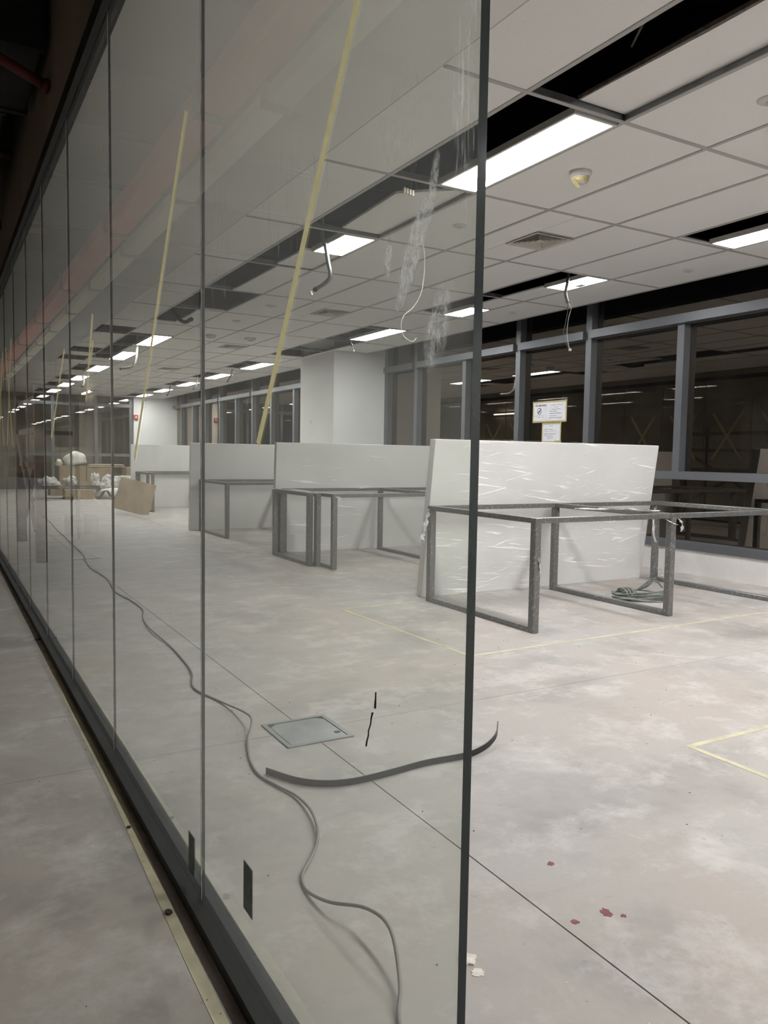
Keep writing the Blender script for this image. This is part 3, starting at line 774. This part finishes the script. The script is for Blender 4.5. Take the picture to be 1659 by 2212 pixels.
# right-angled marking tapes, mitred corner pieces in one strip each
def corner_tape(a, c, b, w, label):
    m = MB()
    a, c, b = Vector(a), Vector(c), Vector(b)
    d1, d2 = (a - c).normalized(), (b - c).normalized(); n1 = Vector((-d1.y, d1.x)); n2 = Vector((-d2.y, d2.x))
    if n1.dot(d2) < 0: n1 = -n1
    if n2.dot(d1) < 0: n2 = -n2
    i = c; o2 = c - (d1 + d2) * w
    inner = c; pa, pb = a - n1 * 0, b - n2 * 0
    poly = [(pa.x, pa.y), (inner.x, inner.y), (pb.x, pb.y), ((b - n2 * w).x, (b - n2 * w).y), (o2.x, o2.y), ((a - n1 * w).x, (a - n1 * w).y)]
    lo = [m.bm.verts.new((x, y, .0002)) for x, y in poly]; hi = [m.bm.verts.new((x, y, .001)) for x, y in poly]
    for k in range(6): m.bm.faces.new((lo[k], lo[(k + 1) % 6], hi[(k + 1) % 6], hi[k]))
    for L in (lo, hi): m.bm.faces.new((L[0], L[1], L[4], L[5])); m.bm.faces.new((L[1], L[2], L[3], L[4]))
    o = m.build('floor_tape', ['floor_tape']); tag(o, label, 'floor tape')
corner_tape((3.7, 1.912), (2.475, 1.912), (2.475, .5), .026, 'bright yellow corner of marking tape on the floor at right')
corner_tape((3.10, 4.87), (2.47, 4.83), (2.52, 3.42), .03, 'faint yellow tape corner on the floor in front of the nearest desk')
ftape('floor_tape', [(2.52, 3.40), (3.6, 3.42), (5.3, 3.46), (6.1, 3.47)], .022, 'faint straight yellow tape on the floor in front of the nearest desk frame')
# paint spots and chips
def blob(x, y, r, mat, name, label, cat, h=.0015, seed=0, sx=1.0):
    rnd = random.Random(seed); n = 16
    pts = [(x + sx * r * rnd.uniform(.55, 1.15) * math.cos(2 * math.pi * i / n), y + r * rnd.uniform(.55, 1.15) * math.sin(2 * math.pi * i / n)) for i in range(n)]
    o = MB().prism(pts, .0002, h).build(name, [mat]); tag(o, label, cat)
blob(1.368, 1.283, .022, 'paint_spot', 'paint_spot', 'largest dark red paint spot on the bare floor', 'paint spot', .0008, 1, .7)
blob(1.395, 1.255, .008, 'paint_spot', 'paint_spot', 'small red drip touching the largest paint spot', 'paint spot', .0008, 2)
blob(1.275, 1.292, .011, 'paint_spot', 'paint_spot', 'small red paint spot between the floor joint and the largest spot', 'paint spot', .0008, 3)
blob(1.405, 1.52, .012, 'paint_spot', 'paint_spot', 'faint red paint mark above the other spots', 'paint spot', .0006, 4)
blob(1.02, .93, .012, 'paint_spot', 'paint_spot', 'red dot on the floor joint at the bottom', 'paint spot', .0008, 5)
blob(.972, 1.30, .022, 'plaster_chip', 'plaster_chip', 'larger white plaster chip beside the foot of the glass edge', 'plaster chip', .004, 6)
blob(.965, 1.255, .017, 'plaster_chip', 'plaster_chip', 'flat white plaster splash just below the larger chip', 'plaster chip', .001, 7)
blob(.449, 1.775, .011, 'black_rubber', 'debris_crumb', 'dark crumb of debris on the yellow line close to the camera', 'debris', .006, 8)
blob(.457, 2.25, .007, 'black_rubber', 'debris_crumb', 'dark crumb lying on the yellow line halfway along', 'debris', .005, 9)
blob(.478, 4.80, .018, 'black_rubber', 'debris_crumb', 'dark crumb on the yellow line far along the channel', 'debris', .008, 10)
for k in range(60):                      # fine grit over the floor
    pass
rnd = random.Random(11); m = MB()
for k in range(260):
    x, y = rnd.uniform(.6, 4.2), rnd.uniform(.9, 6); s = rnd.uniform(.0006, .0017)
    m.box(x - s, x + s * 1.6, y - s, y + s, .0, s, 0 if rnd.random() < .5 else 1)
for k in range(90):
    x, y = rnd.uniform(-.2, .46), rnd.uniform(1.2, 7); s = rnd.uniform(.0006, .0017)
    m.box(x - s, x + s * 1.6, y - s, y + s, .0, s, 0 if rnd.random() < .5 else 1)
o = m.build('floor_grit', ['plaster_chip', 'black_rubber']); tag(o, 'fine pale and dark grit scattered over the concrete floor', 'grit', kind='stuff')

# ---------------------------------------------------------------- tape strips and stickers on the glass
def gtape(p0, p1, w, label, group='masking tape strips on the glass'):
    (y0, z0), (y1, z1) = p0, p1
    d = Vector((y1 - y0, z1 - z0)); n = Vector((-d.y, d.x)).normalized() * w / 2
    m = MB(); prev = None; K = 14
    for i in range(K + 1):
        t = i / K; c = Vector((y0, z0)) + d * t + n * .12 * math.sin(7 * t)
        q = [m.bm.verts.new((GX - .0012 - .0005 * abs(e), c.x + n.x * e, c.y + n.y * e)) for e in (-1, 0, 1)]
        if prev:
            for k in range(2): m.bm.faces.new((prev[k], prev[k + 1], q[k + 1], q[k]))
        prev = q
    o = m.build('tape_strip', ['masking_tape']); tag(o, label, 'masking tape', group)
gtape((.955, 1.78), (1.378, 1.100), .019, 'longest yellow masking tape strip slanting across the nearest glass pane')
gtape((1.858, 1.875), (2.427, 1.062), .021, 'yellow tape strip slanting across the second glass pane')
gtape((3.14, 1.60), (3.31, 1.28), .022, 'short yellow tape strip on the third glass pane')
gtape((3.13, 1.50), (3.20, 1.42), .02, 'tiny tape branch beside the strip on the third glass pane')
gtape((3.90, 1.55), (4.42, 1.15), .022, 'yellow tape strip on the fourth glass pane')
ORD2 = ORD + ['fourteenth', 'fifteenth', 'sixteenth']
for k in (6, 7, 8, 9, 10, 14, 15):
    c = (js[k] + js[k + 1]) / 2
    gtape((c - .30, 1.95), (c + .30, 1.12), .045, 'one arm of a taped cross, rising to the left, on the %s glass pane' % ORD2[k])
    gtape((c + .30, 1.95), (c - .30, 1.12), .045, 'other arm of the taped cross, rising to the right, on the %s glass pane' % ORD2[k])
for i, (ya, yb, za, zb) in enumerate(((1.797, 1.847, .055, .155), (1.400, 1.449, .168, .268))):
    o = bx('glass_sticker', 'sticker_grey', None, GX - .0016, GX - .0004, ya, yb, za, zb)
    tag(o, ['small grey rectangular sticker at the foot of the second glass pane by the joint', 'small grey rectangular sticker low on the nearest glass pane'][i], 'sticker', 'grey stickers on the glass')

DR1 = [(.9275, .727), (.931, .718), (.9325, .708), (.938, .698), (.9385, .690), (.9425, .682), (.9451, .6725)]
DR2 = [(.9190, .7580), (.9194, .750), (.9205, .742), (.9212, .7344)]
DRIPS = [(DR1, 'lower dark sealant drip on the nearest glass pane above the rubber strip'), (DR2, 'upper short dark sealant drip on the nearest glass pane')]
for k, (pts, label) in enumerate(DRIPS):
    m = MB(); prev = None
    for i, (y, z) in enumerate(pts):
        ww = .0022 * (.5 + .9 * random.Random(i * 7 + k).random())
        q = [m.bm.verts.new((GX - d, y + e, z)) for d, e in ((.0004, -ww), (.0018, 0), (.0004, ww))]
        if prev: m.bm.faces.new((prev[0], prev[1], q[1], q[0])); m.bm.faces.new((prev[1], prev[2], q[2], q[1]))
        prev = q
    o = m.build('sealant_drip', ['seal_black']); tag(o, label, 'sealant drip', 'dark drips on the nearest glass pane')

# ---------------------------------------------------------------- notices on the window
NX = 6.256 + .15 - .063
def text(body, y, z, size, mat, parent, bold=False, align='LEFT'):
    cu = bpy.data.curves.new('lettering', 'FONT'); cu.body = body; cu.size = size; cu.align_x = align; cu.extrude = .0002
    if bold: cu.offset = size * .02
    tmp = bpy.data.objects.new('tmp', cu); COL.objects.link(tmp)
    dg = bpy.context.evaluated_depsgraph_get(); me = bpy.data.meshes.new_from_object(tmp.evaluated_get(dg))
    bpy.data.objects.remove(tmp)
    me.materials.clear()
    o = link('lettering', me, parent, [mat]); o.rotation_euler = (math.pi / 2, 0, -math.pi / 2); o.location = (-.0012, y, z)
    return o
def notice(yL, yR, zb, zt, label):
    r = empty('paper_notice', (NX, (yL + yR) / 2, zb)); tag(r, label, 'notice', 'paper notices taped to the window')
    h = (yL - yR) / 2; H = zt - zb
    sh = MB().box(-.001, 0, -h, h, 0, H).build('sheet', ['paper'], r)
    for (a, b, c, d) in ((-h - .008, -h + .012, -.01, H + .012), (h - .012, h + .008, -.012, H + .008), (-h + .012, h - .012, H - .012, H + .008), (-h + .012, h - .012, -.012, .008)):
        MB().box(-.0018, -.0006, a, b, c, d).build('tape_edge', ['masking_tape'], r)
    return r, h, H, sh
n1, h, H, sh1 = notice(7.43, 6.85, 1.53, 1.765, 'wide paper reading NO SMOKING taped to the dark window')
text('NO SMOKING', h - .035, H - .052, .032, 'ink', sh1, True)
m = MB()      # prohibition ring with a cigarette
cy, cz, rr = h - .115, .125, .040
seg = 28
for i in range(seg):
    a, b = 2 * math.pi * i / seg, 2 * math.pi * (i + 1) / seg
    f = [m.bm.verts.new((-.0015, cy + r_ * math.cos(t), cz + r_ * math.sin(t))) for t, r_ in ((a, rr), (b, rr), (b, rr * .82), (a, rr * .82))]; m.bm.faces.new(f)
def bar(m, y, z, w, hh, ang):
    c, s = math.cos(ang), math.sin(ang)
    m.bm.faces.new([m.bm.verts.new((-.0015, y + c * a - s * b, z + s * a + c * b)) for a, b in ((-w, -hh), (w, -hh), (w, hh), (-w, hh))])
bar(m, cy, cz, rr * .9, .004, -.85 + math.pi); bar(m, cy + .002, cz - .006, .022, .005, 0); bar(m, cy - .018, cz + .006, .003, .012, .3)
m.build('no_smoking_symbol', ['ink'], sh1)
rnd = random.Random(5)
def lines(r, rows_, mat='ink_grey'):
    for (y, z, w, hh) in rows_:
        m = MB(); x = 0
        while x < w:
            l = min(rnd.uniform(.012, .035), w - x); m.box(-.0013, -.0010, y - x - l, y - x, z - hh, z + hh); x += l + .006
        m.build('text_line', [mat], r)
lines(sh1, [(h - .03, .070, .16, .002), (h - .09, .050, .045, .003), (h - .16, .050, .03, .003), (-.03, .19, .20, .003), (-.09, .165, .06, .003), (-.05, .142, .15, .003), (-.0, .118, .13, .004), (-.0, .092, .215, .004), (-.0, .064, .13, .003), (-.0, .040, .22, .004)])
n2, h, H, sh2 = notice(7.255, 6.935, 1.285, 1.505, 'smaller paper notice taped right below the NO SMOKING paper')
lines(sh2, [(.04, H - .03, .07, .003), (.125, H - .07, .15, .003), (.125, H - .09, .21, .002), (.125, H - .125, .21, .003), (.125, H - .145, .16, .002), (.07, H - .162, .11, .002), (.07, H - .178, .10, .002)])
MB().box(-.002, -.001, -.175, -.06, -.012, .016).build('tape_patch', ['masking_tape'], n2)
MB().box(-.002, -.001, -.165, -.145, -.05, -.01).build('tape_patch', ['masking_tape'], n2)

# ---------------------------------------------------------------- pile at the far end
def carton(name, x, y, z, w, d, h, rz, label, mat='card', tape=True, open_=False):
    r = empty(name, (x, y, z), rz); tag(r, label, 'carton', 'cardboard cartons in the far pile')
    r0 = r; r = MB().box(-w / 2, w / 2, -d / 2, d / 2, 0, h).bevel(.006, 1).build('box', [mat], r0)
    MB().box(-w / 2, w / 2, -.003, .003, h, h + .0015).build('lid_seam', ['torn_edge'], r)
    if tape:
        MB().box(-.03, .03, -d / 2 - .002, -d / 2 - .0005, 0, h).build('tape_band', ['floor_tape'], r)
        MB().box(-.03, .03, -d / 2, d / 2, h + .0015, h + .003).build('tape_band', ['floor_tape'], r)
    return r0
carton('cardboard_carton', 2.76, 18.9, 0, .60, .45, .22, -.03, 'brown taped carton in front of the pile, low on the floor')
carton('cardboard_carton', 2.62, 20.6, 0, .55, .5, .36, .03, 'lower left carton of the far pile', tape=False)
carton('cardboard_carton', 3.20, 20.6, 0, .55, .5, .36, -.02, 'lower middle carton of the far pile', tape=False)
carton('cardboard_carton', 3.78, 20.6, 0, .55, .5, .36, .04, 'lower right carton of the far pile', tape=False)
carton('cardboard_carton', 2.86, 20.6, .362, .62, .5, .36, .02, 'upper left carton of the far pile carrying a white sack')
carton('cardboard_carton', 3.50, 20.6, .362, .60, .5, .33, -.03, 'upper right carton of the far pile under flat packs', tape=False)
carton('cardboard_carton', 4.31, 20.5, .30, .42, .4, .40, .12, 'tilted carton with white label at the right of the pile')
carton('cardboard_carton', 4.30, 20.5, 0, .40, .4, .295, .05, 'hidden carton supporting the tilted one at the right', tape=False)
lb = bx('label_sheet', 'paper', None, 0, .12, -.002, 0, 0, .14); lb.location = (4.27, 20.290, .42); lb.rotation_euler = (0, 0, .12); tag(lb, 'white address label on the tilted carton of the pile', 'label')
for k, (z, w, rz) in enumerate(((.696, .85, .03), (.735, .80, -.05))):
    r = empty('flat_pack', (3.68, 20.55, z), rz); tag(r, ['lower flat cardboard pack on the far pile', 'upper flat cardboard pack on the far pile'][k], 'flat pack', 'flat packs on the pile')
    MB().box(-w / 2, w / 2, -.22, .22, 0, .034).bevel(.008, 1).build('sleeve', ['card_pale'], r)
    MB().box(-w / 2 - .002, w / 2 + .002, -.03, .03, .034, .036).build('strap', ['floor_tape'], r)
def lump(name, label, cat, loc, sx, sy, sz, mat, seed, amp=.25, group=None, flat=True, detail=3):
    bm = bmesh.new(); bmesh.ops.create_icosphere(bm, subdivisions=detail, radius=1)
    for v in bm.verts:
        n = noise.noise(v.co * 1.6 + Vector((seed, 0, 0))) + .5 * noise.noise(v.co * 4 + Vector((0, seed, 0)))
        v.co *= 1 + amp * n
        v.co = Vector((v.co.x * sx, v.co.y * sy, max(v.co.z, -.55) * sz + .55 * sz))
    me = bpy.data.meshes.new(name); bm.to_mesh(me); bm.free()
    o = link(name, me, None, [mat]); o.location = loc
    for p in me.polygons: p.use_smooth = not flat
    tag(o, label, cat, group); return o
s = lump('sack', 'plump white sack with pointed end on top of the carton pile', 'sack', (2.95, 20.5, .76), .28, .22, .20, 'white_bag', 3, .22, flat=False)
s.rotation_euler = (0, -.15, .1)
lump('sack', 'yellowish sack at the left on the carton pile', 'sack', (2.555, 20.42, .73), .08, .13, .10, 'plastic_ivory', 8, .3, flat=False)
lump('plastic_bundle', 'crumpled white plastic at the left front of the pile', 'plastic bundle', (2.16, 19.1, .292), .20, .17, .13, 'loose_film', 21, .6)
lump('plastic_bundle', 'white plastic heap standing on the boards before the pile', 'plastic bundle', (2.66, 19.25, .292), .14, .14, .14, 'loose_film', 31, .6)
lump('foil_bundle', 'shiny silver foil bundle lying along the front of the pile', 'foil', (3.75, 19.55, .12), .52, .2, .24, 'foil', 12, .45, detail=4)
lump('foil_bundle', 'upright tuft of silver film beside the foil bundle', 'foil', (3.16, 19.0, .30), .10, .1, .20, 'loose_film', 17, .6)
for k in range(3):
    o = MB().box(-.62, .62, -.18, .18, 0, .02).bevel(.004, 1).build('steel_profile', ['dark_tray' if k != 1 else 'galvanised']); o.location = (2.66, 19.15 + .06 * k, .225 + .0 if False else .225 + .022 * k); o.rotation_euler = (0, 0, .04 * (k - 1))
    tag(o, ['lowest dark profile resting on the front carton', 'bright metal profile in the middle of the stack on the front carton', 'topmost dark profile on the front carton'][k], 'metal profile', 'profiles on the front carton')
lump('white_sheet_bundle', 'white wrapped bundle on the floor right of the front carton', 'bundle', (3.62, 19.08, 0), .42, .16, .16, 'white_bag', 41, .25, flat=False)
m = MB(); prof = [(-.34, .0), (-.26, .06), (-.18, .18), (-.12, .19), (-.04, .05), (.03, .02), (.10, .08), (.20, .17), (.30, .17), (.36, 0)]
a = [m.bm.verts.new((x, -.15, z)) for x, z in prof]; b = [m.bm.verts.new((x, .15, z)) for x, z in prof]
a2 = [m.bm.verts.new((x, -.15, z + .012)) for x, z in prof]; b2 = [m.bm.verts.new((x, .15, z + .012)) for x, z in prof]
for i in range(len(prof) - 1):
    m.bm.faces.new((a[i], a[i + 1], b[i + 1], b[i])); m.bm.faces.new((a2[i], b2[i], b2[i + 1], a2[i + 1])); m.bm.faces.new((a[i], a2[i], a2[i + 1], a[i + 1])); m.bm.faces.new((b[i], b[i + 1], b2[i + 1], b2[i]))
o = m.build('rubber_mat', ['dark_tray'], None, True); o.location = (3.48, 18.66, 0); tag(o, 'dark wavy sheet on the floor between front carton and cardboard sheet', 'mat')
cbs = MB().box(0, .62, -.006, .006, 0, .56).bevel(.003, 1).build('cardboard_sheet', ['card_pale']); cbs.location = (2.62, 14.05, .115)
cbs.rotation_euler = (-.12, .24, -.45); tag(cbs, 'brown cardboard sheet leaning crooked against the farthest desk frame', 'cardboard sheet')
al = empty('alarm_box', (5.07, 23.85, 2.05)); tag(al, 'small red alarm box on the far white wall', 'alarm')
ab = MB().box(-.0, .12, -.05, .0, 0, .14).bevel(.01, 1).build('body', ['alarm_red'], al); MB().lathe([(.03, 0), (.03, -.01)], 16, 0, Matrix.Translation((.06, -.052, .07)) @ Matrix.Rotation(math.pi / 2, 4, 'X')).build('button', ['plastic_white'], ab)

# ---------------------------------------------------------------- corridor side
def tagbox(name, mat, label, cat, *b):
    o = MB().box(*b).bevel(.008, 1).build(name, [mat]); tag(o, label, cat); return o
ducts = [(4.02, 4.80, 2.92, .46), (4.86, 5.72, 2.92, .36), (5.80, 7.0, 2.92, .36), (8.7, 9.9, 3.10, .42)]
for k, (ya, yb, zb, xr) in enumerate(ducts):
    r = empty('air_duct', (-.6, (ya + yb) / 2, zb)); tag(r, 'black air duct crossing above the dark corridor, %s from the camera' % ORD[k], 'air duct', 'black ducts above the corridor')
    MB().box(-1.25, xr + .6, -(yb - ya) / 2, (yb - ya) / 2, 0, .44).bevel(.01, 1).build('casing', ['duct_black'], r)
    for e in (-1, 1): MB().box(-1.25, xr + .605, e * (yb - ya) / 2 - .02, e * (yb - ya) / 2 + .02, -.012, .45).build('flange', ['duct_black'], r)
for k, (y, z, x1, z1) in enumerate(((4.08, 2.78, .285, 2.865), (6.2, 3.15, .40, 3.15), (7.3, 2.93, .25, 2.93))):
    r = empty('red_pipe', (.495, y, z)); tag(r, ['slanting dark red pipe stub at the bulkhead, nearest the camera', 'upper red pipe stub far along the bulkhead', 'lower red pipe stub far along the bulkhead'][k], 'pipe', 'red pipes at the bulkhead')
    dx, dz = (x1 - .5) * 1.25, (z1 - z) * 1.25
    MB().tube([(0.0, 0, 0), (dx, 0, dz)], .024, 12, 0, 0).build('pipe', ['red_dark'], r, True)
    MB().tube([(-.03, 0, dz * .03 / abs(dx)), (-.001, 0, 0)], .033, 12, 0, 0).build('socket', ['red_dark'], r, True)
rp = empty('red_main', (-.17, 8, 2.72)); tag(rp, 'long red sprinkler main under the corridor slab, mirrored in the glass', 'pipe')
MB().box(-.085, .085, -10, 12, 0, .15).bevel(.03, 2).build('pipe', ['red_paint'], rp)
for k in range(8): MB().box(-.092, .092, -9 + 2.4 * k, -8.9 + 2.4 * k, -.006, .156).build('coupling', ['red_dark'], rp)
tr = empty('cable_trunking', (-.377, 8, 2.70)); tag(tr, 'pale cable trunking running beside the red main, mirrored in the glass', 'trunking')
MB().box(-.06, .06, -10, 12, 0, .08).bevel(.004, 1).build('channel', ['trunking'], tr)
for k in range(14): MB().box(-.075, .075, -9.3 + 1.6 * k, -9.24 + 1.6 * k, -.012, .09).build('bracket', ['galvanised'], tr)
fd = empty('foil_duct', (-.75, 7.75, 3.10)); tag(fd, 'crumpled silver foil duct over the corridor, mirrored at the left of the glass', 'air duct')
bm = bmesh.new(); bmesh.ops.create_grid(bm, x_segments=60, y_segments=40, size=1)
for v in bm.verts:
    a = (v.co.y + 1) * math.pi; p = Vector((v.co.x * 1.1, math.cos(a), math.sin(a)))
    rr = .19 * (1 + .22 * noise.noise(p * 3) + .12 * noise.noise(p * 9)); v.co = Vector((v.co.x * 1.05, math.cos(a) * rr * 1.5, math.sin(a) * rr + .22))
me = bpy.data.meshes.new('jacket'); bm.to_mesh(me); bm.free(); link('jacket', me, fd, ['foil'])
cd = empty('corridor_detector', (.15, 5.0, 2.72)); tag(cd, 'dark round detector hanging under the corridor duct, mirrored in the glass', 'smoke detector')
MB().lathe([(.05, .0), (.05, -.02), (.03, -.045), (.01, -.05)], 20).build('body', ['duct_black'], cd, True); MB().tube([(0, 0, 0), (0, 0, .195)], .006, 6, 0, 0).build('drop_rod', ['duct_black'], cd)
sc = empty('scaffold', (-.15, 9.2, 0)); tag(sc, 'brown scaffold trestle standing in the corridor, mirrored at the far left of the glass', 'scaffold')
for x in (.33, -.30):
    q = .05 if x > 0 else .022
    for y in ((-1.0, 1.0) if x > 0 else (1.0,)): MB().box(x - q, x + q, y - q, y + q, 0, 1.72).bevel(.008, 1).build('post', ['scaffold_brown'], sc)
    if x < 0: continue
    for z in (.93, 1.29, 1.60): MB().box(x - .025, x + .025, -.95, .95, z - .03, z + .03).build('rail', ['scaffold_brown'], sc)
    for s in (-1, 1): MB().tube([(x + .03 * s, -s * .93, .30), (x + .03 * s, s * .93, 1.25)], .028, 8, 0, 0).build('brace', ['scaffold_brown'], sc)
for y in (1,):
    for z in (.5, 1.3): MB().box(-.25, .28, y - .02, y + .02, z - .025, z + .025).build('end_rail', ['scaffold_brown'], sc)
bxo = carton('cardboard_carton', -.58, 10.9, 0, .42, .3, .24, .05, 'pale carton on the corridor floor behind the scaffold, mirrored in the glass', 'card_pale')

# fluorescent battens on the corridor wall (only the far one mirrored in the windows)
def batten_mat():
    t = NT('tube_glow'); e = t.n('ShaderNodeEmission'); e.inputs[0].default_value = (1, .95, .86, 1); e.inputs[1].default_value = TUBE
    return t.done(e.outputs[0])
batten_mat()
for k, y in enumerate((-2.2, 18.2)):  # near one is unseen, added to light the corridor
    r = empty('wall_batten', (XL, y, 2.35)); tag(r, ['unseen batten added on the corridor wall behind the camera', 'fluorescent batten on the far corridor wall, mirrored in the windows'][k], 'batten light', 'battens on the corridor wall')
    MB().box(0, .05, -.62, .62, 0, .06).bevel(.006, 1).build('housing', ['plastic_white'], r)
    MB().tube([(.075, -.58, .03), (.075, .58, .03)], .014, 10, 0, 0).build('tube', ['tube_glow'], r)
    for e in (-.59, .59): MB().box(.05, .095, e - .01, e + .01, .01, .05).build('lamp_holder', ['plastic_white'], r)
